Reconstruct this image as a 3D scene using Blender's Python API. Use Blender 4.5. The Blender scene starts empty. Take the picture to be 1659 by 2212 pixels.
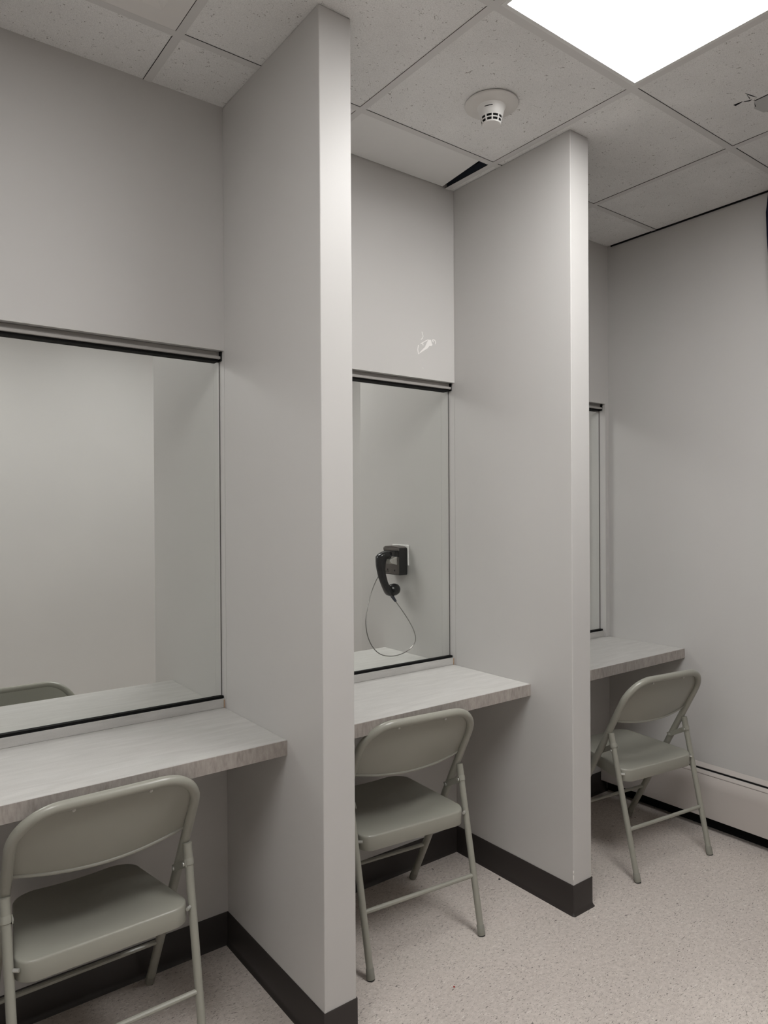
import bpy, math, random
from mathutils import Vector, Matrix
random.seed(7)
SC = bpy.context.scene
COL = SC.collection
PI = math.pi
# ------------------------------------------------------------------ dimensions (metres)
H = 2.697            # ceiling
W = 1.0079           # left face of the second divider
T = .0988            # divider thickness
D = .5862            # divider depth
R = 2.047            # right wall
TH = .0824           # thickness of the wall between the two rooms
ZL = 1.915           # underside of the wall above the windows
ZD = .76             # counter top
TD = .042
DD = .399            # counter depth
XL = -2.12           # left wall
YF = -4.4            # wall behind the viewer
YB = 2.95            # far wall of the other room
GX, GY, SX, SY = .3662, -.2559, .6079, .5935     # ceiling grid


# ------------------------------------------------------------------ mesh helper
class MB:
    def __init__(s):
        s.v = []; s.f = []; s.m = []

    def poly(s, pts, m=0):
        i = len(s.v); s.v += [tuple(p) for p in pts]; s.f.append(tuple(range(i, i + len(pts)))); s.m.append(m)

    def box(s, a, b, m=0):
        (x0, y0, z0), (x1, y1, z1) = a, b
        i = len(s.v)
        s.v += [(x0, y0, z0), (x1, y0, z0), (x1, y1, z0), (x0, y1, z0), (x0, y0, z1), (x1, y0, z1), (x1, y1, z1), (x0, y1, z1)]
        for q in ((0, 3, 2, 1), (4, 5, 6, 7), (0, 1, 5, 4), (1, 2, 6, 5), (2, 3, 7, 6), (3, 0, 4, 7)):
            s.f.append(tuple(i + k for k in q)); s.m.append(m)

    def grid(s, rows, m=0, closed=False, cap0=False, cap1=False):
        """rows: lists of points of equal length; quads between; closed = wrap each row"""
        n = len(rows[0]); i = len(s.v)
        for r in rows: s.v += [tuple(p) for p in r]
        for a in range(len(rows) - 1):
            for b in range(n if closed else n - 1):
                c = (b + 1) % n
                s.f.append((i + a * n + b, i + a * n + c, i + (a + 1) * n + c, i + (a + 1) * n + b)); s.m.append(m)
        if cap0: s.f.append(tuple(i + k for k in reversed(range(n)))); s.m.append(m)
        if cap1: s.f.append(tuple(i + (len(rows) - 1) * n + k for k in range(n))); s.m.append(m)

    def tube(s, pts, r, n=12, m=0, caps=True):
        pts = [Vector(p) for p in pts]; rr = r if isinstance(r, (list, tuple)) else [r] * len(pts)
        rows = []; u = None
        for k, p in enumerate(pts):
            t = (pts[min(k + 1, len(pts) - 1)] - pts[max(k - 1, 0)])
            t.normalize()
            if u is None:
                u = t.orthogonal().normalized()
            else:
                u = (u - t * u.dot(t)); u.normalize()
            w = t.cross(u)
            rows.append([p + (u * math.cos(2 * PI * j / n) + w * math.sin(2 * PI * j / n)) * rr[k] for j in range(n)])
        s.grid(rows, m, True, caps, caps)

    def lathe(s, prof, c, axis='z', n=32, m=0, cap0=False, cap1=False):
        rows = []
        for r, h in prof:
            row = []
            for j in range(n):
                a = 2 * PI * j / n; x, y = r * math.cos(a), r * math.sin(a)
                p = (x, y, h) if axis == 'z' else ((h, x, y) if axis == 'x' else (x, h, y))
                row.append((c[0] + p[0], c[1] + p[1], c[2] + p[2]))
            rows.append(row)
        s.grid(rows, m, True, cap0, cap1)

    def prism(s, poly, lo, hi, plane='xz', m=0):
        """poly in plane, extruded along the third axis lo..hi"""
        def P(a, b, c):
            return {'xz': (a, c, b), 'yz': (c, a, b), 'xy': (a, b, c)}[plane]
        s.grid([[P(a, b, lo) for a, b in poly], [P(a, b, hi) for a, b in poly]], m, True, True, True)

    def build(s, name, mats, parent=None, smooth=False, bevel=0, angle=35, segs=2):
        me = bpy.data.meshes.new(name); me.from_pydata(s.v, [], s.f)
        if not isinstance(mats, (list, tuple)): mats = [mats]
        for m in mats: me.materials.append(m)
        me.polygons.foreach_set('material_index', s.m)
        import bmesh
        bm = bmesh.new(); bm.from_mesh(me)
        bmesh.ops.remove_doubles(bm, verts=bm.verts, dist=1e-6)
        bmesh.ops.recalc_face_normals(bm, faces=bm.faces)
        bm.to_mesh(me); bm.free()
        if smooth:
            me.polygons.foreach_set('use_smooth', [True] * len(me.polygons))
            me.set_sharp_from_angle(angle=math.radians(angle))
        o = bpy.data.objects.new(name, me); COL.objects.link(o)
        if parent: o.parent = parent
        if bevel:
            b = o.modifiers.new('bevel', 'BEVEL'); b.width = bevel; b.segments = segs; b.limit_method = 'ANGLE'; b.angle_limit = math.radians(50)
            b.harden_normals = False
        return o


def empty(name, loc=(0, 0, 0), rz=0):
    o = bpy.data.objects.new(name, None); COL.objects.link(o); o.location = loc; o.rotation_euler = (0, 0, rz)
    o.empty_display_size = .05
    return o


def tag(o, label=None, cat=None, group=None, kind=None):
    if label: o['label'] = label
    if cat: o['category'] = cat
    if group: o['group'] = group
    if kind: o['kind'] = kind
    return o


def struct(o, label=None): return tag(o, label=label, kind='structure')


def kids(o): return list(o.children)


def copy_tree(o, parent=None, mirror=False):
    c = o.copy(); COL.objects.link(c)
    if parent: c.parent = parent
    for ch in kids(o): copy_tree(ch, c)
    return c


# ------------------------------------------------------------------ materials
def mat(name, base, rough=.5, metal=0., spec=.5, coat=0.):
    m = bpy.data.materials.new(name); m.use_nodes = True
    b = m.node_tree.nodes['Principled BSDF']
    b.inputs['Base Color'].default_value = (*base, 1); b.inputs['Roughness'].default_value = rough
    b.inputs['Metallic'].default_value = metal; b.inputs['Specular IOR Level'].default_value = spec
    b.inputs['Coat Weight'].default_value = coat
    return m


class NT:
    def __init__(s, m):
        s.t = m.node_tree; s.b = s.t.nodes['Principled BSDF']

    def n(s, typ, **k):
        x = s.t.nodes.new(typ)
        for a, v in k.items():
            if a in x.inputs: x.inputs[a].default_value = v
            else: setattr(x, a, v)
        return x

    def l(s, a, ao, b, bi): s.t.links.new(a.outputs[ao], b.inputs[bi])

    def coords(s, scale=(1, 1, 1), rot=(0, 0, 0)):
        c = s.n('ShaderNodeTexCoord'); mp = s.n('ShaderNodeMapping')
        mp.inputs['Scale'].default_value = scale; mp.inputs['Rotation'].default_value = rot
        s.l(c, 'Object', mp, 'Vector'); return mp

    def noise(s, vec, scale, detail=2, rough=.5, dist=0.):
        x = s.n('ShaderNodeTexNoise'); x.inputs['Scale'].default_value = scale; x.inputs['Detail'].default_value = detail
        x.inputs['Roughness'].default_value = rough; x.inputs['Distortion'].default_value = dist
        s.l(vec, 'Vector', x, 'Vector'); return x

    def ramp(s, src, out, stops):
        r = s.n('ShaderNodeValToRGB'); e = r.color_ramp.elements
        while len(e) < len(stops): e.new(.5)
        for k, (p, c) in enumerate(stops):
            e[k].position = p; e[k].color = (*c, 1) if len(c) == 3 else c
        s.l(src, out, r, 'Fac'); return r

    def mix(s, fac, a, b, typ='MIX'):
        x = s.n('ShaderNodeMix', data_type='RGBA', blend_type=typ)
        for v, i in ((fac, 0), (a, 6), (b, 7)):
            if isinstance(v, tuple) and len(v) == 2 and hasattr(v[0], 'outputs'): s.t.links.new(v[0].outputs[v[1]], x.inputs[i])
            else: x.inputs[i].default_value = v if i == 0 else (*v, 1)
        return x

    def bump(s, src, out, strength=.1, dist=.002):
        x = s.n('ShaderNodeBump', Strength=strength, Distance=dist); s.l(src, out, x, 'Height'); s.l(x, 'Normal', s.b, 'Normal'); return x


WALLC = (.553, .541, .527)


def wall_mat(name, c, rough=.42):
    m = mat(name, c, rough, spec=.35); t = NT(m)
    mp = t.coords(); n1 = t.noise(mp, 1.3, 3)
    r = t.ramp(n1, 'Fac', [(.3, tuple(x * .97 for x in c)), (.7, tuple(min(1, x * 1.02) for x in c))])
    t.l(r, 'Color', t.b, 'Base Color')
    n2 = t.noise(mp, 260, 2); t.bump(n2, 'Fac', .05, .0006)
    return m


M_wall = wall_mat('painted_panel', WALLC)
M_chip = mat('bare_white_plaster', (.86, .84, .82), .7)

# floor tile: pale stone with short dark and light chips
M_floor = mat('speckled_vinyl_tile', (.45, .41, .38), .38, spec=.35); t = NT(M_floor)
mp = t.coords()
big = t.noise(mp, 2.2, 3)
base = t.ramp(big, 'Fac', [(.3, (.56, .507, .47)), (.7, (.62, .565, .523))])
mid = t.noise(mp, 75, 4, .65)
mid_r = t.ramp(mid, 'Fac', [(.34, (.87, .86, .85)), (.62, (1.05, 1.045, 1.04))])
c1 = t.mix(1., (base, 'Color'), (mid_r, 'Color'), 'MULTIPLY')
warp = t.noise(mp, 9, 2)
wsub = t.n('ShaderNodeVectorMath', operation='MULTIPLY_ADD'); wsub.inputs[1].default_value = (.05, .05, 0)
t.l(warp, 'Color', wsub, 0); t.l(mp, 'Vector', wsub, 2)


def streak(rot, sc, thr, w, seedoff):
    m2 = t.n('ShaderNodeMapping'); m2.inputs['Rotation'].default_value = (0, 0, rot); m2.inputs['Scale'].default_value = sc
    m2.inputs['Location'].default_value = (seedoff, seedoff * 1.7, seedoff)
    t.l(wsub, 'Vector', m2, 'Vector')
    n = t.noise(m2, 1, 2.5, .62, .5)
    return t.ramp(n, 'Fac', [(thr, (0, 0, 0)), (thr + w, (1, 1, 1))])


s1 = streak(.35, (95, 300, 1), .625, .03, 3.1)
s2 = streak(-.4, (90, 270, 1), .64, .03, 11.3)
s3 = streak(.6, (55, 150, 1), .685, .02, 23.7)
s4 = streak(.15, (70, 220, 1), .62, .05, 31.1)
c2 = t.mix((s1, 'Color'), (c1, 2), (.24, .215, .195))
c3 = t.mix((s2, 'Color'), (c2, 2), (.22, .195, .175))
c4 = t.mix((s4, 'Color'), (c3, 2), (.70, .66, .61))
c5 = t.mix((s3, 'Color'), (c4, 2), (.15, .13, .12))
t.l(c5, 2, t.b, 'Base Color')
t.bump(mid, 'Fac', .04, .0006)

# acoustic tile with pinholes and fissures
M_tile = mat('acoustic_tile', (.63, .60, .57), .95, spec=.1); t = NT(M_tile)
mp = t.coords()
a = t.noise(mp, 5, 3); ar = t.ramp(a, 'Fac', [(.3, (.765, .76, .752)), (.7, (.845, .84, .832))])
fine = t.noise(mp, 330, 2); fr = t.ramp(fine, 'Fac', [(.35, (.9, .9, .9)), (.6, (1.03, 1.03, 1.03))])
c1 = t.mix(1., (ar, 'Color'), (fr, 'Color'), 'MULTIPLY')
v = t.n('ShaderNodeTexVoronoi', feature='F1'); v.inputs['Scale'].default_value = 100; v.inputs['Randomness'].default_value = 1; t.l(mp, 'Vector', v, 'Vector')
vsz = t.noise(mp, 34, 2)
sub = t.n('ShaderNodeMath', operation='MULTIPLY_ADD'); t.l(vsz, 'Fac', sub, 0); sub.inputs[1].default_value = -.9; t.l(v, 'Distance', sub, 2)
pin = t.ramp(sub, 'Value', [(0.0, (1, 1, 1)), (.001, (0, 0, 0))])
pin.color_ramp.elements[0].position = 0.0
add = t.n('ShaderNodeMath', operation='ADD'); t.l(sub, 'Value', add, 0); add.inputs[1].default_value = .50
pin2 = t.ramp(add, 'Value', [(.02, (1, 1, 1)), (.08, (0, 0, 0))])
mw = t.n('ShaderNodeMapping'); mw.inputs['Scale'].default_value = (1, 1, 1); t.l(mp, 'Vector', mw, 'Vector')
fz = t.noise(mw, 85, 3, .65, 1.4); fis = t.ramp(fz, 'Fac', [(.645, (0, 0, 0)), (.68, (1, 1, 1))])
c2 = t.mix((pin2, 'Color'), (c1, 2), (.41, .395, .38))
c3 = t.mix((fis, 'Color'), (c2, 2), (.34, .325, .31))
t.l(c3, 2, t.b, 'Base Color')
t.bump(fine, 'Fac', .2, .0015)

M_tile_plain = mat('plain_tile', (.78, .775, .765), .9, spec=.1)
t = NT(M_tile_plain); mp = t.coords(); n = t.noise(mp, 200, 2); t.bump(n, 'Fac', .08, .001)
M_tee = mat('grid_steel_paint', (.67, .66, .65), .6, spec=.3)
M_gap_shade = mat('gap_and_shade_black', (.012, .012, .014), .9, spec=.05)
M_plenum = mat('plenum_dark', (.07, .08, .105), .95, spec=.05)
M_cove = mat('cove_rubber', (.034, .0285, .0265), .42, spec=.4)
M_gasket = mat('gasket_black', (.008, .008, .008), .7, spec=.1)
M_steelgrey = mat('channel_grey', (.33, .315, .30), .45, spec=.4)
M_stop = mat('side_stop_grey', (.10, .095, .09), .5)
M_white = mat('white_plastic', (.78, .77, .75), .4)
M_detbase = mat('detector_base', (.68, .66, .635), .5)
M_ventwhite = mat('vent_paint', (.78, .76, .74), .5)

# laminate
M_lam = mat('pale_laminate', (.52, .50, .475), .36, spec=.4); t = NT(M_lam)
mp = t.coords((2.2, 14, 14)); n = t.noise(mp, 3.0, 5, .6, .6)
r = t.ramp(n, 'Fac', [(.3, (.44, .43, .412)), (.55, (.49, .48, .462)), (.75, (.535, .525, .507))])
mp2 = t.coords(); n2 = t.noise(mp2, 420, 2); r2 = t.ramp(n2, 'Fac', [(.3, (.95, .95, .95)), (.7, (1.03, 1.03, 1.03))])
c = t.mix(1., (r, 'Color'), (r2, 'Color'), 'MULTIPLY'); t.l(c, 2, t.b, 'Base Color')
M_edge = mat('edge_laminate', (.33, .30, .28), .45, spec=.3); t = NT(M_edge)
mp = t.coords((1, 1, .28)); n = t.noise(mp, 85, 4, .65, .3); n3 = t.noise(mp, 7, 2)
r = t.ramp(n, 'Fac', [(.3, (.255, .23, .212)), (.5, (.335, .305, .282)), (.72, (.40, .37, .345))])
r3 = t.ramp(n3, 'Fac', [(.3, (.9, .9, .9)), (.7, (1.08, 1.07, 1.06))])
c = t.mix(1., (r, 'Color'), (r3, 'Color'), 'MULTIPLY'); t.l(c, 2, t.b, 'Base Color')
M_caulk = mat('old_caulk', (.42, .30, .21), .7)

# chair enamel
M_chair = mat('chair_enamel', (.295, .291, .250), .34, spec=.5, coat=.15); t = NT(M_chair)
mp = t.coords(); n = t.noise(mp, 700, 2); t.bump(n, 'Fac', .06, .0004)
M_rubber = mat('foot_rubber', (.25, .248, .215), .5)
M_rubber_dark = mat('foot_sole', (.02, .02, .02), .8)
M_rivet = mat('rivet_steel', (.55, .55, .52), .3, metal=.6)

M_phone = mat('phone_black', (.004, .004, .005), .16, spec=.3)
M_phonebox = mat('phone_box_black', (.006, .006, .006), .5, spec=.2)
M_plate = mat('phone_plate_steel', (.13, .115, .105), .38, metal=.75)
M_hook = mat('hook_cast_metal', (.55, .53, .50), .35, metal=.8)
M_cord = mat('armoured_cord', (.20, .19, .18), .33, metal=.9)
M_boot = mat('cord_boot', (.012, .015, .03), .4)
M_heater = mat('heater_enamel', (.50, .462, .435), .35, spec=.4)
M_navy = mat('navy_cloth', (.010, .012, .026), .85, spec=.1)

# light
M_lamp = bpy.data.materials.new('lamp_diffuser'); M_lamp.use_nodes = True
nt = M_lamp.node_tree; b = nt.nodes['Principled BSDF']
b.inputs['Base Color'].default_value = (.8, .8, .8, 1)
b.inputs['Emission Color'].default_value = (1, .99, .975, 1); b.inputs['Emission Strength'].default_value = 9.0
M_lamp_dim = M_lamp.copy(); M_lamp_dim.name = 'lamp_diffuser_dim'  # weaker copy, output lowered to balance the unseen lamps
M_lamp_dim.node_tree.nodes['Principled BSDF'].inputs['Emission Strength'].default_value = 6.6
M_lampframe = mat('lamp_frame_white', (.74, .74, .73), .4)

# clear pane: passes light straight through with a faint surface reflection
M_glass = bpy.data.materials.new('clear_pane'); M_glass.use_nodes = True
nt = M_glass.node_tree; nt.nodes.clear()
out = nt.nodes.new('ShaderNodeOutputMaterial'); mx = nt.nodes.new('ShaderNodeMixShader'); tr = nt.nodes.new('ShaderNodeBsdfTransparent')
gl = nt.nodes.new('ShaderNodeBsdfGlossy'); lw = nt.nodes.new('ShaderNodeLayerWeight'); pw = nt.nodes.new('ShaderNodeMath'); mad = nt.nodes.new('ShaderNodeMath')
gl.inputs['Roughness'].default_value = .02; tr.inputs['Color'].default_value = (.975, .985, .975, 1)
pw.operation = 'POWER'; pw.inputs[1].default_value = 5; mad.operation = 'MULTIPLY_ADD'; mad.inputs[1].default_value = .6; mad.inputs[2].default_value = .02
lw.inputs['Blend'].default_value = .5
nt.links.new(lw.outputs['Facing'], pw.inputs[0]); nt.links.new(pw.outputs[0], mad.inputs[0])
nt.links.new(mad.outputs[0], mx.inputs[0]); nt.links.new(tr.outputs[0], mx.inputs[1]); nt.links.new(gl.outputs[0], mx.inputs[2]); nt.links.new(mx.outputs[0], out.inputs[0])

# ------------------------------------------------------------------ SETTING
m = MB(); m.box((XL - .1, YF - .1, -.1), (R + .1, YB + .1, 0)); struct(m.build('floor', M_floor))
m = MB(); m.box((R, YF - .1, 0), (R + .1, YB + .1, 3.05)); struct(m.build('wall_right', M_wall))
m = MB(); m.box((XL - .1, YF - .1, 0), (XL, YB + .1, 3.05)); struct(m.build('wall_left', M_wall))
m = MB(); m.box((XL, YF - .1, 0), (R, YF, 3.05)); struct(m.build('wall_front', M_wall))
m = MB(); m.box((XL, YB, 0), (R, YB + .1, 3.05)); struct(m.build('wall_far', M_wall))

BOOTHS = [(-W - T + T - .003, 0.0), (T, W), (W + T, R)]      # x ranges of the three booths
BOOTHS[0] = (-1.0091, 0.0)
JAMB = 2.021

# the wall between the rooms, with three window openings
m = MB()
ZK = ZD - TD - .0005
m.box((XL, 0, 0), (R, TH, ZK))
m.box((XL, 0, ZL), (R, TH, H + .018))
m.box((XL, 0, ZK), (-1.0091, TH, ZL))
m.box((0, 0, ZK), (T, TH, ZL))
m.box((W, 0, ZK), (W + T, TH, ZL))
m.box((JAMB, 0, ZD + .0005), (R, TH, ZL))
# scraped paint above the middle window


def stroke(pts, w):
    w *= 1.6
    for (x0, z0), (x1, z1) in zip(pts[:-1], pts[1:]):
        d = Vector((x1 - x0, z1 - z0)).normalized(); n = Vector((-d.y, d.x)) * w
        m.prism([(x0 - n.x, z0 - n.y), (x1 - n.x * .8, z1 - n.y * .8), (x1 + n.x * .8, z1 + n.y * .8), (x0 + n.x, z0 + n.y)], -.0006, .001, 'xz', 1)


stroke([(0.8357, 2.0988), (0.8416, 2.0827), (0.8395, 2.0747), (0.8306, 2.0667)], .0010)
stroke([(0.8173, 2.044), (0.8139, 2.0267), (0.817, 2.0081)], .0012)
stroke([(0.8293, 2.0502), (0.8536, 2.0643), (0.8679, 2.0719)], .0011)
stroke([(0.8394, 2.0531), (0.8414, 2.0457)], .0016)
stroke([(0.8905, 2.0741), (0.9008, 2.0755), (0.907, 2.0686), (0.9056, 2.059)], .0014)
stroke([(0.8884, 2.0723), (0.8966, 2.0656)], .0016)
m.prism([(0.817, 2.0081), (0.8331, 2.0246), (0.8514, 2.0409), (0.8597, 2.0574), (0.8658, 2.0676), (0.8638, 2.0719), (0.8822, 2.073), (0.8863, 2.0611),
         (0.8903, 2.0554), (0.8862, 2.0493), (0.8739, 2.0476), (0.8656, 2.0381), (0.8371, 2.0205)], -.0006, .001, 'xz', 1)
m.prism([(.8399 + .0016 * math.cos(k * 1.05), 1.9562 + .0018 * math.sin(k * 1.05)) for k in range(6)], -.0006, .001, 'xz', 1)
struct(m.build('wall_back', [M_wall, M_chip]))


def divider(name, x0, y0, y1, chips=False):
    m = MB(); m.box((x0, y0, 0), (x0 + T, y1, H - .0006))
    o = m.build(name, [M_wall, M_chip], bevel=.0022)
    return struct(o)


divider('wall_divider_left', 0, -D, 0)
o = divider('wall_divider_middle', W, -D, 0)
m = MB(); 
for zc, hh in ((.149, .005), (.130, .009)):
    m.prism([(W - .0006, zc - hh), (W + .002, zc - hh * .7), (W + .0025, zc + hh * .6), (W - .0006, zc + hh)], -D - .0007, -D + .002, 'xz', 0)
m.build('paint_chip', M_chip, o)
divider('wall_divider_outer', -1.0091 - T, -D, 0)
divider('wall_divider_far_left', 0, TH, TH + D)
divider('wall_divider_far_middle', W, TH, TH + D)
divider('wall_divider_far_outer', -1.0091 - T, TH, TH + D)

# cove base: a profile carried along the walls, arcs round the outer corners


def cove(name, path, prof):
    m = MB(); rows = []
    P = [Vector(p) for p in path]
    for k, p in enumerate(P):
        din = (p - P[k - 1]).normalized() if k else None
        dout = (P[k + 1] - p).normalized() if k < len(P) - 1 else None
        nr = lambda d: Vector((d.y, -d.x))
        if din is None or dout is None:
            n = nr(dout if din is None else din); rows.append([(p.x + n.x * o_, p.y + n.y * o_, z) for o_, z in prof]); continue
        cr = din.x * dout.y - din.y * dout.x
        if cr < 0:      # inner corner
            n = nr(din) + nr(dout); rows.append([(p.x + n.x * o_, p.y + n.y * o_, z) for o_, z in prof])
        else:
            a0 = math.atan2(nr(din).y, nr(din).x)
            for j in range(7):
                a_ = a0 + j / 6 * PI / 2; rows.append([(p.x + math.cos(a_) * o_, p.y + math.sin(a_) * o_, z) for o_, z in prof])
    m.grid(rows); return struct(m.build(name, M_cove, smooth=True, angle=40))


PROF = [(0, .102), (.0022, .1022), (.0034, .1005), (.0036, .016), (.0044, .010), (.0070, .0045), (.0108, .0012), (.0112, 0)]
xo = -1.0091
cove('baseboard_near', [(XL, 0), (xo - T, 0), (xo - T, -D), (xo, -D), (xo, 0), (0, 0), (0, -D), (T, -D), (T, 0), (W, 0), (W, -D), (W + T, -D), (W + T, 0), (R - .03, 0)], PROF)
cove('baseboard_far', [(R, TH), (W + T, TH), (W + T, TH + D), (W, TH + D), (W, TH), (T, TH), (T, TH + D), (0, TH + D), (0, TH), (xo, TH), (xo, TH + D), (xo - T, TH + D), (xo - T, TH), (XL, TH)], PROF)
m = MB(); m.box((R - .022, YF, 0), (R - .0002, -.001, .10)); struct(m.build('baseboard_right', M_gasket))

# ------------------------------------------------------------------ CEILING
def lines(g, s, lo, hi):
    k = math.floor((lo - g) / s) + 1; r = []
    while g + k * s < hi - .02: r.append(g + k * s); k += 1
    return r


LX = lines(GX, SX, XL, R)
LYn = lines(GY, SY, YF, 0)
GYF = TH - GY
LYf = lines(GYF, SY, TH, YB)
FT = .012             # half tee width


def cell(gx, gy): return (GX + gx * SX, GY + (gy - 1) * SY)      # cell [gx..gx+1] x [row below line gy]


LIGHTS = [(0, -1), (0, -2), (-3, -1), (-3, -2)]        # (column, row): row r spans GY+r*SY-SY .. GY+r*SY
VENT = (-2, 0)
LIGHTS_FAR = [(0, 1), (0, 2), (-3, 2), (-3, 3)]


def cells(xs, ys, y0, y1):
    ex = [XL] + xs + [R]; ey = [y0] + ys + [y1]
    return [(ex[i], ex[i + 1], ey[j], ey[j + 1]) for i in range(len(ex) - 1) for j in range(len(ey) - 1)]


def inside(c, q): return abs(c[0] - q[0]) < .02 and abs(c[2] - q[1]) < .02


LC = [(GX + c * SX, GY + r * SY - SY) for c, r in LIGHTS]
VC = (GX + VENT[0] * SX, GY + VENT[1] * SY - SY)
LCF = [(GX + c * SX, GYF + r * SY) for c, r in LIGHTS_FAR]
DISP = (GX, GY)        # the slipped tile: x GX..GX+SX, y GY..0
m = MB()
for c in cells(LX, LYn, YF, 0):
    if any(inside(c, q) for q in LC) or inside(c, VC): continue
    if abs(c[0] - DISP[0]) < .02 and abs(c[2] - DISP[1]) < .02: continue
    m.box((c[0] + .003, c[2] + .003, H + .0006), (c[1] - .003, c[3] - .0005 if c[3] == 0 else c[3] - .003, H + .016))
for c in cells(LX, LYf, TH, YB):
    if any(inside(c, q) for q in LCF): continue
    m.box((c[0] + .003, c[2] + .003, H + .0006), (c[1] - .003, c[3] - .003, H + .016))
# a cracked patch right of the lamp
crk = [[(1.316, -.992), (1.319, -1.019), (1.323, -1.012), (1.326, -.994)], [(1.324, -1.02), (1.333, -1.042), (1.336, -1.034)],
       [(1.281, -1.046), (1.304, -1.052), (1.332, -1.057), (1.304, -1.049)], [(1.295, -1.045), (1.321, -1.040), (1.321, -1.042)],
       [(1.345, -1.044), (1.345, -1.064), (1.343, -1.120), (1.346, -1.120), (1.348, -1.064), (1.348, -1.044)], [(1.352, -1.04), (1.383, -1.029), (1.382, -1.032)]]
for pg in crk: m.prism(pg, H - .0006, H + .001, 'xy', 1)
m.prism([(1.346, -1.044), (1.345, -1.13), (1.45, -1.10), (1.44, -1.03), (1.39, -1.022)], H - .0002, H + .001, 'xy', 2)
struct(m.build('ceiling', [M_tile, M_gap_shade, mat('tile_stain', (.50, .505, .50), .9, spec=.1)]))

m = MB(); m.box((XL - .1, YF - .1, 3.0), (R + .1, YB + .1, 3.05)); struct(m.build('ceiling_deck', M_plenum))

m = MB()
e = .0016
def spans(pts, lo, hi, pad):
    r = []; a = lo
    for p in pts: r.append((a, p - pad)); a = p + pad
    return r + [(a, hi)]


def skip(x, y):            # no tee across the middle of a long lamp
    return (abs(y - (GY - 2 * SY)) < .01 and any(q < x < q + SX for q in (GX, GX - 3 * SX))) or (abs(y - (GYF + 2 * SY)) < .01 and GX < x < GX + SX) or (abs(y - (GYF + 3 * SY)) < .01 and GX - 3 * SX < x < GX - 2 * SX)


for x in LX:
    for a, b in ((YF, 0), (TH, YB)):
        m.box((x - FT, a, H - e), (x + FT, b, H), 0)
        m.box((x - .001, a, H), (x + .001, b, H + .035), 2)  # dark stem colour stands in for shade inside the wedge gap
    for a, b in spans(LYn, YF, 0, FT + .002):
        m.box((x - FT - (.0014 if x > 1.2 or x < 0 else .0006), a, H - .0008), (x - FT, b, H + .0002), 1)  # black strip imitates the shadow line beside the tee
for y in LYn + LYf:
    for a, b in spans(LX, XL, R, FT):
        if skip((a + b) / 2, y): continue
        m.box((a, y - FT, H - e), (b, y + FT, H), 0)
        m.box((a, y - .001, H), (b, y + .001, H + .035), 0)
        if y < 0: m.box((a, y - FT - (.0017 if a > 1 else .0011), H - .0008), (b, y - FT, H + .0002), 1)  # same painted shadow line along the cross tees
struct(m.build('trim_1', [M_tee, M_gap_shade, M_plenum]))
# black strip painted in for the shadow gap where the ceiling meets the right wall
m = MB(); m.box((R - .005, YF, H - .006), (R + .001, -.02, H + .001)); struct(m.build('trim_2', M_gap_shade))

# slipped tile over the middle booth
m = MB()
x0 = T + .004
m.prism([(GX - .004, GY + .006), (.9135, GY + .006), (.9440, -.004), (GX + .015, -.004)], H + .0006, H + .014, 'xy')
o = m.build('ceiling_tile', M_tile_plain)
tag(o, 'plain grey ceiling tile slipped aside above the middle booth, leaving a dark wedge gap', 'ceiling tile')

# air vent at the left
def vent(q):
    x0, y0 = q; cx, cy = x0 + SX / 2, y0 + SY / 2
    r = empty('air_vent', (cx, cy, H))
    tag(r, 'square white ceiling air vent with a stepped centre, above the left booth', 'vent')
    HX, HY = SX / 2 - .0150, SY / 2 - .0150
    def ring(i0, z0, i1, z1, mm):
        q = lambda i_, z: [(-HX + i_, -HY + i_, z), (HX - i_, -HY + i_, z), (HX - i_, HY - i_, z), (-HX + i_, HY - i_, z)]
        mm.grid([q(i0, z0), q(i1, z1)], 0, True)
    h = HY
    m = MB(); ring(0, .006, 0, -.0035, m); ring(0, -.0035, .055, -.0030, m); ring(.055, -.003, .085, .010, m); m.build('frame', M_ventwhite, r)
    m = MB(); ring(.095, .018, .10, -.002, m); ring(.10, -.002, .135, -.004, m); ring(.135, -.004, .155, .004, m)
    k = .155; m.poly([(-HX + k, -HY + k, .004), (HX - k, -HY + k, .004), (HX - k, HY - k, .004), (-HX + k, HY - k, .004)]); m.build('cone', M_ventwhite, r)
    m = MB(); ring(-.0032, .0002, .0, .0002, m); m.build('gap', M_gap_shade, r)
    m = MB(); m.box((-h + .02, -h + .02, .03), (h - .02, h - .02, .1)); m.build('duct_box', M_plenum, r)
    return r


vent(VC)


def lamp(q, label, n=2, mt=M_lamp):
    x0, y0 = q; hx, hy = SX / 2 - .012, n * SY / 2 - .012; cx, cy = x0 + SX / 2, y0 + n * SY / 2
    r = empty('ceiling_light', (cx, cy, H)); tag(r, label, 'ceiling light')
    m = MB()
    px, py = hx - .012, hy - .012
    for a, b in (((-hx, -hy), (hx, -py)), ((-hx, py), (hx, hy)), ((-hx, -py), (-px, py)), ((px, -py), (hx, py))):
        m.box((a[0], a[1], -.0025), (b[0], b[1], .03))
    m.build('frame', M_lampframe, r)
    m = MB(); m.box((-px, -py, .0005), (px, py, .004)); m.build('diffuser', mt, r)
    m = MB(); m.box((-px, -py, .03), (px, py, .09)); m.build('housing', M_lampframe, r)
    return r


lamp(LC[1], 'bright white ceiling light between the two dividers, beside the smoke detector')
lamp(LC[3], 'ceiling light over the left booth side, out of the photo', mt=M_lamp_dim)
lamp(LCF[0], 'ceiling light in the room behind the glass, opposite the middle booth', mt=M_lamp_dim)
lamp(LCF[2], 'added unseen ceiling light in the room behind the glass, farther left', mt=M_lamp_dim)  # lamp added to brighten the far dividers, none is seen there

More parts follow.
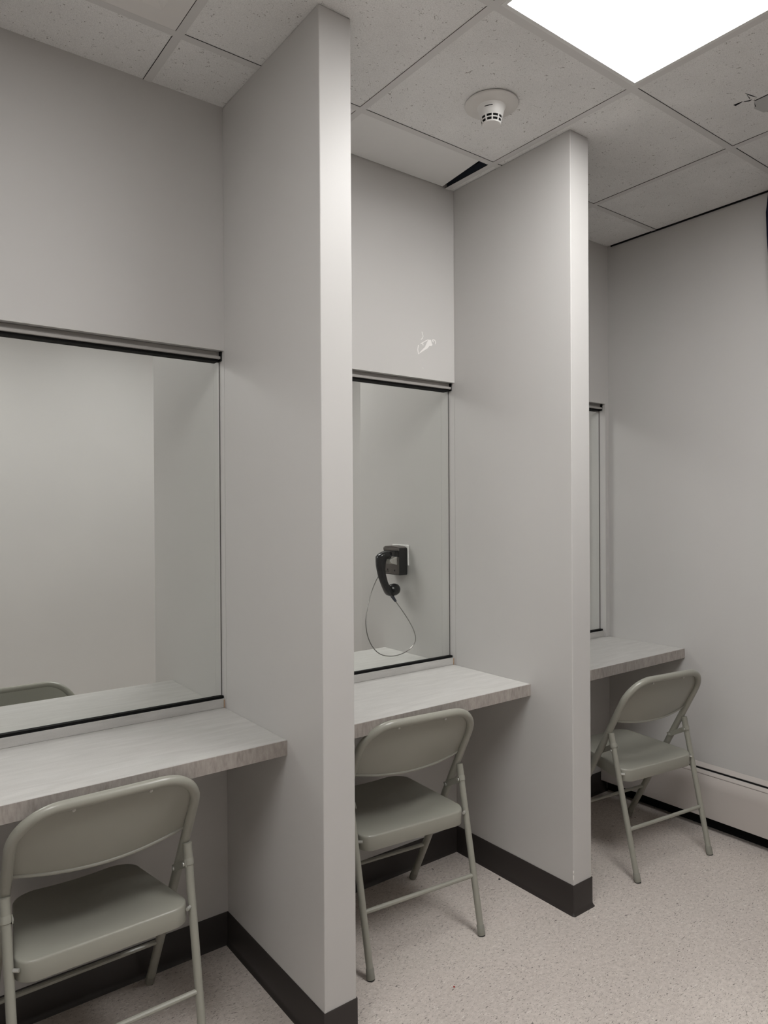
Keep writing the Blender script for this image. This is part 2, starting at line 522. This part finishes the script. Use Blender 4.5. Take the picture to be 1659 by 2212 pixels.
# smoke detector
r = empty('smoke_detector', (.682, -.532, H)); tag(r, 'white cone shaped smoke detector with two rows of dark slots, hanging under the ceiling', 'smoke detector')
m = MB(); m.lathe([(0, 0), (.083, 0), (.085, -.002), (.085, -.005), (.082, -.0075), (.058, -.010), (.045, -.012)], (0, 0, -.0016), n=48); m.build('base', M_detbase, r, True)
m = MB(); m.lathe([(.0, -.010), (.050, -.010), (.045, -.014), (.0415, -.022), (.0385, -.034), (.0365, -.044), (.0355, -.0455)], (0, 0, 0), n=48); m.build('body', M_white, r, True)
m = MB(); m.lathe([(.0335, -.040), (.0325, -.056), (.027, -.066), (0, -.066)], (0, 0, 0), n=32); m.build('sensor_core', M_gasket, r, True)
m = MB()
for z0, r0, z1, r1 in ((-.0445, .0360, -.0475, .0352), (-.0545, .0335, -.0575, .0326), (-.0645, .0306, -.0675, .0296)):
    m.lathe([(r0 - .002, z0), (r0, z0), (r1, z1), (r1 - .002, z1), (r0 - .002, z0)], (0, 0, 0), n=40)
for k in range(10):
    a = 2 * PI * k / 10 + .23; ca, sa = math.cos(a), math.sin(a); w = .0021
    rows = []
    for rr, z in ((.0356, -.044), (.0334, -.056), (.0300, -.067)):
        rows.append([(rr * ca - w * sa * q_ + ca * e_, rr * sa + w * ca * q_ + sa * e_, z) for q_, e_ in ((-1, .0004), (1, .0004), (1, -.002), (-1, -.002))])
    m.grid(rows, 0, True, True, True)
m.build('cage', M_white, r)
m = MB(); m.lathe([(.0296, -.0665), (.0290, -.0685), (.024, -.0700), (0, -.0705)], (0, 0, 0), n=40); m.build('cap', M_white, r, True)
m = MB(); a = -2.55
for a_ in (-2.75, -2.2): pass
m.tube([(.0415 * math.cos(b_), .0415 * math.sin(b_), -.026) for b_ in [-2.9 + .09 * k for k in range(8)]], .0012, 6); m.build('indicator_slot', M_gap_shade, r)

# ------------------------------------------------------------------ WINDOWS
for i, (x0, x1) in enumerate(BOOTHS):
    if i == 2: x1 = JAMB
    if i == 1: pass
    r = empty('window_%d' % (i + 1), ((x0 + x1) / 2, .041, ZD)); struct(r)
    cx = (x0 + x1) / 2
    def lb(mm, a, b): mm.box((a[0] - cx, a[1] - .041, a[2] - ZD), (b[0] - cx, b[1] - .041, b[2] - ZD))
    e = .0005
    m = MB(); lb(m, (x0 + e, .024, 1.8985), (x1 - .006, .058, ZL - e)); lb(m, (x0 + e, .013, 1.8895), (x1 - .006, .069, 1.8990)); m.build('window_frame', M_steelgrey, r, bevel=.0018)
    m = MB(); lb(m, (x0 + e, .021, 1.8815), (x1 - .010, .056, 1.8895)); lb(m, (x0 + e, .0190, ZD + e), (x1 - e, .036, .7965)); lb(m, (x1 - .0058, .016, 1.8840), (x1 - e, .045, ZL - e)); lb(m, (x0 + e, .046, ZD + e), (x1 - e, .0535, .790))
    m.build('gasket', M_gasket, r)
    m = MB(); lb(m, (x0 + e, .0375, ZD + e), (x1 - .006, .0445, 1.90)); m.build('pane', M_glass, r)
    m = MB(); lb(m, (x1 - .0022, .0335, .797), (x1 - e, .0372, 1.8838)); m.build('side_stop', M_stop, r)

# ------------------------------------------------------------------ COUNTERS
def counter(x0, x1, far, label):
    cx = (x0 + x1) / 2
    r = empty('counter', (cx, 0.0 if not far else TH, ZD), PI if far else 0)
    tag(r, label, 'counter', None)
    hw = (x1 - x0) / 2 - .0006
    m = MB(); m.box((-hw, -DD + .0012, -TD), (hw, .0408, 0)); m.build('countertop', M_lam, r, bevel=.0012)
    m = MB(); m.box((-hw, -DD, -TD), (hw, -DD + .0012, -.0006)); o = m.build('edge_band', M_edge, r); o['label'] = 'darker brown grey front edge strip'
    m = MB(); m.box((-hw, .012, .0003), (hw, .0185, .0285 if not far else .022)); m.build('backsplash', M_lam, r, bevel=.001)
    m = MB()
    if not far:
        m.box((hw - .0035, .0095, .0003), (hw, .0125, .026)); o = m.build('caulk_bead', M_caulk, r); o['label'] = 'brownish caulk line'
    return r


counter(BOOTHS[0][0], BOOTHS[0][1], False, 'wide grey laminate counter in the left booth, nearest the viewer')
counter(BOOTHS[1][0], BOOTHS[1][1], False, 'grey laminate counter in the middle booth, below the wall phone window')
counter(BOOTHS[2][0], BOOTHS[2][1], False, 'grey laminate counter in the right booth, against the right wall')
counter(BOOTHS[0][0], BOOTHS[0][1], True, 'grey laminate counter behind the glass of the left booth')
counter(BOOTHS[1][0], BOOTHS[1][1], True, 'grey laminate counter behind the glass of the middle booth, under the phone')
counter(BOOTHS[2][0], BOOTHS[2][1], True, 'grey laminate counter behind the glass of the right booth')

# ------------------------------------------------------------------ FOLDING CHAIR (faces +y; origin on the floor between the rear feet)
YFT, ZB, SL = .4186, .7418, .537                    # front foot y, tube top centre z, lean of the tube
def ty(z): return YFT - SL * z
TR, WU, AR = .0127, .2125, .100


def u_path():
    L = math.sqrt(1 + SL * SL); top = ZB * L
    def P(x, s): return (x, ty(s / L), s / L)
    p = []
    for s in (.012, .2, .4, .52, .62): p.append(P(-WU, s))
    for k in range(0, 13):
        a = PI - k / 12 * PI / 2; p.append(P(-WU + AR + AR * math.cos(a), top - AR + AR * math.sin(a)))
    for x in (-.06, 0, .06): p.append(P(x, top))
    for k in range(0, 13):
        a = PI / 2 - k / 12 * PI / 2; p.append(P(WU - AR + AR * math.cos(a), top - AR + AR * math.sin(a)))
    for s in (.62, .52, .4, .2, .012): p.append(P(WU, s))
    return p


def inner_half(z):
    """half width of the opening inside the tube at height z"""
    L = math.sqrt(1 + SL * SL); s = z * L; top = ZB * L; k = s - (top - AR)
    ri = AR - .004
    if k <= 0: return WU - .004
    if k >= ri: return max(WU - AR, 0)
    return WU - AR + math.sqrt(max(ri * ri - k * k, 0))


def make_chair():
    r = empty('folding_chair')
    m = MB(); m.tube(u_path(), TR, 16); fr_ = m.build('frame', M_chair, r, True)
    for sx in (-1, 1):
        m = MB(); a = Vector((sx * WU, ty(.0), .0)); d = Vector((0, -SL, 1)).normalized()
        m.tube([a + d * .004, a + d * .008, a + d * .034, a + d * .036], [.0128, .0136, .0134, .0127], 16); m.build('foot_cap', M_rubber, fr_, True)
    # rear legs
    for sx in (-1, 1):
        top = Vector((sx * .2144, .1215, .523)); bot = Vector((sx * .2095, 0, 0)); d = (top - bot).normalized()
        m = MB(); m.tube([bot + d * .006, bot + d * .2, top - d * .002], .0108, 14); leg = m.build('leg', M_chair, r, True)
        m = MB(); m.tube([top - d * .052, top - d * .050, top - d * .036, top - d * .034, top - d * .033, top + d * .003, top + d * .004], [.0108, .0130, .0130, .0118, .0118, .0118, .009], 16); m.build('collar', M_chair, leg, True)
        m = MB(); m.tube([bot + d * .0015, bot + d * .004, bot + d * .030, bot + d * .034], [.0118, .0128, .0124, .0110], 16); m.build('foot_cap', M_rubber, leg, True)
        m = MB(); m.tube([bot, bot + d * .0025], .0122, 16); m.build('foot_sole', M_rubber_dark, leg, True)
        # strap that ties leg to tube
        zl_, zt_ = .478, .438
        pl = Vector((sx * .2144, .1215 * zl_ / .523, zl_)); pt = Vector((sx * WU, ty(zt_), zt_)); v = (pt - pl).normalized(); n = Vector((0, -v.z, v.y))
        m = MB(); xo_ = sx * (.2144 - .0125)
        pts = [pl - v * .01 + n * .0095, pt + v * .012 + n * .0095, pt + v * .012 - n * .0095, pl - v * .01 - n * .0095]
        m.prism([(q.y, q.z) for q in pts], xo_ - sx * .0012, xo_ + sx * .0012, 'yz'); m.build('strap', M_chair, r, bevel=.0008)
        for q in (pl, pt):
            m = MB(); m.lathe([(0, -.003), (.0045, -.003), (.0055, -.001), (.0055, .001)], (sx * .2144 - sx * .0145, q.y, q.z), 'x', 10); m.build('bolt', M_rivet, r, True)
        m = MB(); m.lathe([(0, -.004), (.0035, -.0035), (.0045, 0)], (sx * .2262, pl.y, pl.z - .015), 'x', 10); m.build('bolt', M_rivet, r, True)
        # pivot pins into the seat
        m = MB(); q = .378; m.tube([(sx * .2125, .1215 * q / .523, q), (sx * .194, .074, q)], .0045, 8); m.build('pivot_pin', M_rivet, r, True)
    f = .345
    m = MB(); m.tube([(-.2110, .1215 * f, .523 * f), (.2110, .1215 * f, .523 * f)], .0072, 10); m.build('stretcher', M_chair, r, True)
    zf = .168
    m = MB(); m.tube([(-WU, ty(zf), zf), (WU, ty(zf), zf)], .0068, 10); m.build('stretcher', M_chair, r, True)
    # backrest sheet
    m = MB(); rows = []; rows2 = []
    z0, z1 = .566, ZB - .004; NZ, NU = 14, 20
    d_lean = Vector((0, -SL, 1)).normalized(); nb = Vector((0, -d_lean.z, d_lean.y))      # points to the rear and up
    for a in range(NZ + 1):
        f_ = a / NZ; row = []; row2 = []
        for b in range(NU + 1):
            u = -1 + 2 * b / NU
            zlow = z0 + .006 - .010 * (1 - u * u)
            z = zlow + (z1 - zlow) * f_
            x = u * inner_half(z)
            bulge = .028 * (1 - (x / WU) ** 2) * (1 - f_ ** 1.5) + .004 * math.sin(PI * min(f_ * 1.02, 1))
            p = Vector((x, ty(z), z)) + nb * (bulge - .008)
            row.append(p + nb * .0006); row2.append(p - nb * .0006)
        rows.append(row); rows2.append(row2)
    # close as a thin shell
    loop = []
    for a in range(NZ + 1): loop.append(rows[a] + rows2[a][::-1])
    m.grid(loop, 0, True, True, True)
    back = m.build('backrest', M_chair, r, True)
    m = MB(); low = [(p + q) / 2 for p, q in zip(rows[0], rows2[0])]; m.tube([p + nb * .001 for p in low], .0046, 10); m.build('rolled_edge', M_chair, back, True)
    for sx in (-1, 1):
        p = Vector((sx * .088, ty(.7245), .7245)) + nb * .0035
        m = MB(); m.tube([p - nb * .004, p + nb * .0, p + nb * .0018], [.0042, .0042, .002], 10)
        m.build('rivet', M_rivet, back, True)
    # seat pan
    zr, zf_, y0, y1 = .392, .420, .064, .412
    def outline(ins):
        pts = []
        wr, wf = .2005 - ins, .163 - ins; a, b = y0 + ins, y1 - ins
        rr, rf = max(.042 - ins, .006), max(.075 - ins, .01)
        def arc(cx, cy, rad, t0, t1, n=8):
            for k in range(n + 1):
                q = t0 + (t1 - t0) * k / n; pts.append((cx + rad * math.cos(q), cy + rad * math.sin(q)))
        arc(wr - rr, a + rr, rr, -PI / 2, 0); 
        arc(wf - rf, b - rf, rf, 0, PI / 2, 10)
        for k in range(1, 6): pts.append((wf - rf - (2 * (wf - rf)) * k / 6, b))
        arc(-wf + rf, b - rf, rf, PI / 2, PI, 10)
        arc(-wr + rr, a + rr, rr, PI, 1.5 * PI)
        for k in range(1, 6): pts.append((-wr + rr + (2 * (wr - rr)) * k / 6, a))
        return pts
    def zs(x, y):
        q = (y - y0) / (y1 - y0); z = zr + (zf_ - zr) * min(1, q ** .8 if q > 0 else 0)
        e = max(0, 1 - (x / .17) ** 2)
        return z - .010 * e * math.sin(PI * min(max(q, 0), 1)) ** .7 - .012 * e * max(q, 0)
    m = MB(); o0 = outline(0)
    AP = .046
    ring = lambda pts, dz, k=1: [(x, y, (zs(x, y) if k else 0) + dz) for x, y in pts]
    rows = [ring(outline(.006), -AP + .002), ring(outline(.0008), -AP), ring(o0, -AP + .0015), ring(o0, -.006), ring(outline(.0006), -.003), ring(outline(.0025), -.0006), ring(outline(.006), 0)]
    for k in (.03, .06, .10, .14): 
        q = outline(min(k, .14)); rows.append(ring(q, 0))
    cy = (y0 + y1) / 2
    last = rows[-1]; rows.append([(p[0] * .4, cy + (p[1] - cy) * .4, zs(p[0] * .4, cy + (p[1] - cy) * .4)) for p in last])
    m.grid(rows, 0, True, False, True)
    # underside
    m.grid([ring(outline(.006), -AP + .002), ring(outline(.008), -.01)], 0, True, False, True)
    m.build('seat', M_chair, r, True, angle=50)
    return r


chair = make_chair()
tag(chair, 'grey steel folding chair at the left booth counter, nearest the viewer', 'chair', 'folding chairs at the counters')
chair.location = (-.4781, -.456, 0); chair.rotation_euler = (0, 0, .0051)
for loc, rz, lab in (((.4681, -.452, 0), -.106, 'grey steel folding chair at the middle booth counter, between the two dividers'),
                     ((1.5788, -.6243, 0), -.1314, 'grey steel folding chair at the right booth counter, beside the baseboard heater'),
                     ((-.50, TH + .715, 0), PI + .02, 'grey steel folding chair behind the glass, only its back showing over the counter')):
    c = copy_tree(chair); c.location = loc; c.rotation_euler = (0, 0, rz); c['label'] = lab

# the nearest chair's seat hangs a little lower in front
for ch in chair.children:
    if ch.name.startswith('seat'):
        pv = Vector((0, .074, .378)); rot = Matrix.Rotation(-.085, 4, 'X')
        ch.matrix_local = Matrix.Translation(pv) @ rot @ Matrix.Translation(-pv)

# ------------------------------------------------------------------ WALL PHONE on the far middle divider (left face, x = W)
ph = empty('wall_phone', (W, .36, 1.17)); tag(ph, 'black wall phone with handset on a steel cord, behind the glass of the middle booth', 'phone')
def rel(p): return (p[0] - W, p[1] - .36, p[2] - 1.17)
def bx(mm, a, b): mm.box(rel(a), rel(b))
m = MB(); bx(m, (W - .0055, .300, 1.150), (W - .0004, .415, 1.240)); o = m.build('mounting_plate', M_white, ph, bevel=.0015); o['label'] = 'white wall plate'
m = MB(); bx(m, (.957, .304, 1.108), (W - .006, .420, 1.229)); m.build('housing', M_phonebox, ph, bevel=.004)
m = MB(); bx(m, (.9535, .306, 1.112), (.9572, .418, 1.188)); bx(m, (.9535, .306, 1.216), (.9572, .418, 1.2275)); fp = m.build('face_plate', M_plate, ph, bevel=.001); fp['label'] = 'brownish steel front plate'
m = MB(); bx(m, (.9540, .310, 1.190), (.9573, .414, 1.2145)); m.build('dark_panel', M_phone, fp)
m = MB(); m.lathe([(0, -.0006), (.004, -.0006), (.004, .001)], rel((.9535, .335, 1.128)), 'x', 12); m.build('screw', M_gasket, fp)
m = MB(); m.lathe([(0, -.0006), (.0045, -.0006), (.0045, .001)], rel((.9535, .385, 1.130)), 'x', 12); m.build('screw', M_gasket, fp)
# top cover lip
m = MB(); m.prism([rel((0, y, z))[1:] for y, z in ((.305, 1.229), (.419, 1.229), (.405, 1.2345), (.362, 1.2375), (.318, 1.2345))], .9545 - W, .998 - W, 'yz'); m.build('top_cover', M_plate, ph, bevel=.001)
# hook: two prongs reaching out over the handset
hk = MB()
for y in (.318, .372):
    s_ = 1 if y > .345 else -1
    hk.grid([[rel((x, y + s_ * w_, z)) for w_, z in ((-.004, zb_), (.004, zb_), (.004, zt_), (-.004, zt_))] for x, zb_, zt_ in ((.9535, 1.154, 1.190), (.940, 1.157, 1.187), (.925, 1.162, 1.183), (.913, 1.169, 1.180), (.9105, 1.173, 1.178))], 0, True, True, True)
bxx = ((.950, .314, 1.156), (.9545, .376, 1.189)); hk.box(rel(bxx[0]), rel(bxx[1])); hk.build('cradle_hook', M_hook, ph, bevel=.0012)
# handset: cross sections along a bent spine in the x-z plane
hs_c = .3455
m = MB()
back = [(.9330, 1.2135), (.915, 1.2168), (.8986, 1.2150), (.876, 1.2044), (.8625, 1.193), (.8612, 1.175), (.8620, 1.155), (.8659, 1.1358), (.8752, 1.1007), (.891, 1.065), (.903, 1.043), (.9133, 1.0272), (.9214, 1.0195), (.9377, 1.0136)]
front = [(.9360, 1.2060), (.9370, 1.196), (.9340, 1.186), (.922, 1.182), (.9125, 1.181), (.9090, 1.168), (.9075, 1.154), (.9052, 1.1349), (.9080, 1.115), (.9170, 1.0825), (.9234, 1.0690), (.9300, 1.056), (.9370, 1.045), (.9480, 1.030)]
hwid = [.014, .019, .021, .0215, .020, .0165, .0150, .0150, .0150, .0155, .017, .020, .021, .018]
rows = []
for (bx_, bz), (fx, fz), w in zip(back, front, hwid):
    b_, f_ = Vector((bx_, bz)), Vector((fx, fz)); row = []
    for a in range(16):
        q = 2 * PI * a / 16; ca, sa = math.cos(q), math.sin(q)
        se = lambda v_: math.copysign(abs(v_) ** .7, v_)
        k = .5 - .5 * se(ca); p = b_ + (f_ - b_) * k
        row.append(rel((p.x, hs_c + w * se(sa), p.y)))
    rows.append(row)
m.grid(rows, 0, True, True, True); hs = m.build('handset', M_phone, ph, True, angle=60)
# ear and mouth caps
m = MB(); prof = [(0, 0), (.020, 0), (.0235, .004), (.024, .012), (.020, .018), (.012, .022), (0, .0225)]
def cap(c, dr, name, sc=1., ax=1.):
    mm = MB(); dr = Vector(dr).normalized(); u = Vector((0, 1, 0)); w = dr.cross(u); rows = []
    for rr, h in prof:
        rows.append([rel(Vector(c) + dr * h * sc * ax + (u * math.cos(2 * PI * j / 24) + w * math.sin(2 * PI * j / 24)) * rr * sc) for j in range(24)])
    mm.grid(rows, 0, True, True, True); return mm.build(name, M_phone, hs, True, angle=50)
cap((.922, hs_c, 1.198), (1, 0, -.15), 'earpiece', .78)
cap((.9350, hs_c, 1.0400), (.97, 0, .12), 'mouthpiece', 1.14, 1.95)
m = MB(); m.tube([rel(p) for p in ((.943, hs_c, 1.021), (.950, hs_c, 1.010), (.958, hs_c, 1.000), (.9665, hs_c, .9895))], [.0085, .0078, .0066, .0055], 12); m.build('cord_boot', M_boot, hs, True)
cp = [(.9655, .3455, .991), (.972, .340, .978), (.981, .32, .952), (.990, .28, .906), (.994, .25, .863), (.991, .24, .825), (.960, .24, .7945), (.908, .24, .778), (.855, .245, .776), (.808, .255, .791), (.779, .27, .826), (.766, .285, .874), (.770, .30, .93), (.797, .32, .994), (.836, .34, 1.055), (.884, .362, 1.105), (.925, .375, 1.122), (.955, .378, 1.122)]
def catmull(p, n=6):
    p = [Vector(q) for q in p]; out_ = []
    for k in range(len(p) - 1):
        a, b, c, d = p[max(k - 1, 0)], p[k], p[k + 1], p[min(k + 2, len(p) - 1)]
        for j in range(n):
            s_ = j / n; out_.append(.5 * ((2 * b) + (c - a) * s_ + (2 * a - 5 * b + 4 * c - d) * s_ ** 2 + (3 * b - a - 3 * c + d) * s_ ** 3))
    return out_ + [p[-1]]
m = MB(); m.tube([rel(p) for p in catmull(cp)], .0021, 8); m.build('cord', M_cord, ph, True)

# ------------------------------------------------------------------ BASEBOARD HEATER on the right wall
ht = empty('baseboard_heater', (R, -1.6, 0)); tag(ht, 'beige metal baseboard heater along the right wall behind the chair', 'heater')
Y0, Y1 = YF + .02 + 1.6, -.004 + 1.6
def ext(name, poly, mt, par=ht, smooth=True):
    m = MB(); m.grid([[(x - R, y, z) for x, z in poly] for y in (Y0, Y1)], 0, True, True, True); return m.build(name, mt, par, smooth, angle=30)
ext('back_plate', [(R - .0006, .268), (R - .004, .2675), (2.022, .2570), (2.0195, .2560), (2.0195, .2538), (2.0215, .2538), (R - .0045, .2640), (R - .0045, .101), (R - .0006, .101)], M_heater)
ext('damper', [(1.9960, .2525), (1.9985, .2540), (2.000, .2530), (1.9975, .2500), (1.9895, .2445), (1.9875, .2395), (1.9855, .2395), (1.9855, .2425), (1.9885, .2475)], M_heater)
ext('front_panel', [(1.9865, .2380), (1.9850, .2385), (1.9795, .2290), (1.9740, .2160), (1.9710, .2030), (1.9700, .1900), (1.9690, .0625), (1.9700, .0610), (1.9722, .0617), (1.9722, .190), (1.9760, .2130), (1.9815, .2270)], M_heater)
m = MB()
m.box((2.0035 - R, Y0, .070), (2.040 - R, Y1, .2515)); m.box((1.9935 - R, Y0, .070), (2.0036 - R, Y1, .236)); m.build('element_shade_block', M_gasket, ht)  # black element block, its colour standing in for shade in the slot

# ------------------------------------------------------------------ NAVY CURTAIN edge at the right
m = MB(); rows = []
for k in range(25):
    z = 2.688 - k / 24 * 2.2
    f = k / 24
    kz = [(2.70, -.790), (2.66, -.783), (2.61, -.777), (2.50, -.780), (2.33, -.791), (2.0, -.835), (1.4, -.90), (.4, -.94)]
    yl = next(a1 + (a0 - a1) * (z - z1) / (z0 - z1) for (z0, a0), (z1, a1) in zip(kz[:-1], kz[1:]) if z0 >= z >= z1)
    row = []
    for j in range(33):
        s_ = j / 32; y = yl - s_ * .62
        x = 2.004 + .022 * math.sin(s_ * 34 + .4 * math.sin(z * 3)) * (.5 + .5 * f) 
        row.append((x, y, z))
    rows.append(row)
back_ = [[(p[0] + .0025, p[1], p[2]) for p in r_] for r_ in rows]
m.grid([a + b[::-1] for a, b in zip(rows, back_)], 0, True, True, True)
tag(m.build('curtain', M_navy, None, True, angle=80), 'dark navy curtain hanging against the right wall at the edge of the photo', 'curtain')

# ------------------------------------------------------------------ crumbs on the floor
def crumb(x, y, s_, c, lab):
    m = MB(); n = 7
    rows = [[(s_ * rr * math.cos(2 * PI * j / n) * (1 + .25 * math.sin(j * 2.3)), s_ * rr * math.sin(2 * PI * j / n), z * s_) for j in range(n)] for rr, z in ((.7, 0), (1, .25), (.75, .7), (.2, .95))]
    m.grid(rows, 0, True, True, True); o = m.build('crumb', mat('crumb_' + lab.split()[1], c, .7), None, True); o.location = (x, y, 0.0003); tag(o, lab, 'crumb')
crumb(.977, -.267, .0042, (.015, .013, .012), 'tiny black crumb on the floor beside the middle divider baseboard')
crumb(.434, -.604, .0030, (.35, .03, .02), 'tiny red crumb on the floor before the middle chair')
crumb(1.968, -.728, .0030, (.8, .8, .78), 'tiny white crumb on the floor before the baseboard heater')

# ------------------------------------------------------------------ CAMERA
f = Vector((0.60280763, 0.79787118, -0.00495343)); rt = Vector((0.79784924, -0.60282787, -0.00592855)); up = Vector((7.71628251e-03, 3.78317976e-04, 9.99970157e-01))
cd = bpy.data.cameras.new('camera'); cam = bpy.data.objects.new('camera', cd); COL.objects.link(cam)
cd.sensor_fit = 'HORIZONTAL'; cd.sensor_width = 36; cd.lens = 1522.03 / 1659 * 36; cd.clip_start = .02
mw = Matrix((rt, up, -f)).transposed().to_4x4(); mw.translation = Vector((-0.96264753, -2.12573691, 1.40291769)); cam.matrix_world = mw
SC.camera = cam

w = bpy.data.worlds.new('world'); SC.world = w; w.use_nodes = True
w.node_tree.nodes['Background'].inputs['Color'].default_value = (.02, .02, .02, 1)
SC.view_settings.view_transform = 'Standard'; SC.view_settings.look = 'None'; SC.view_settings.gamma = 1; SC.view_settings.exposure = .94
SC.view_settings.use_curve_mapping = False
SC.cycles.max_bounces = 10; SC.cycles.diffuse_bounces = 6; SC.cycles.transparent_max_bounces = 16
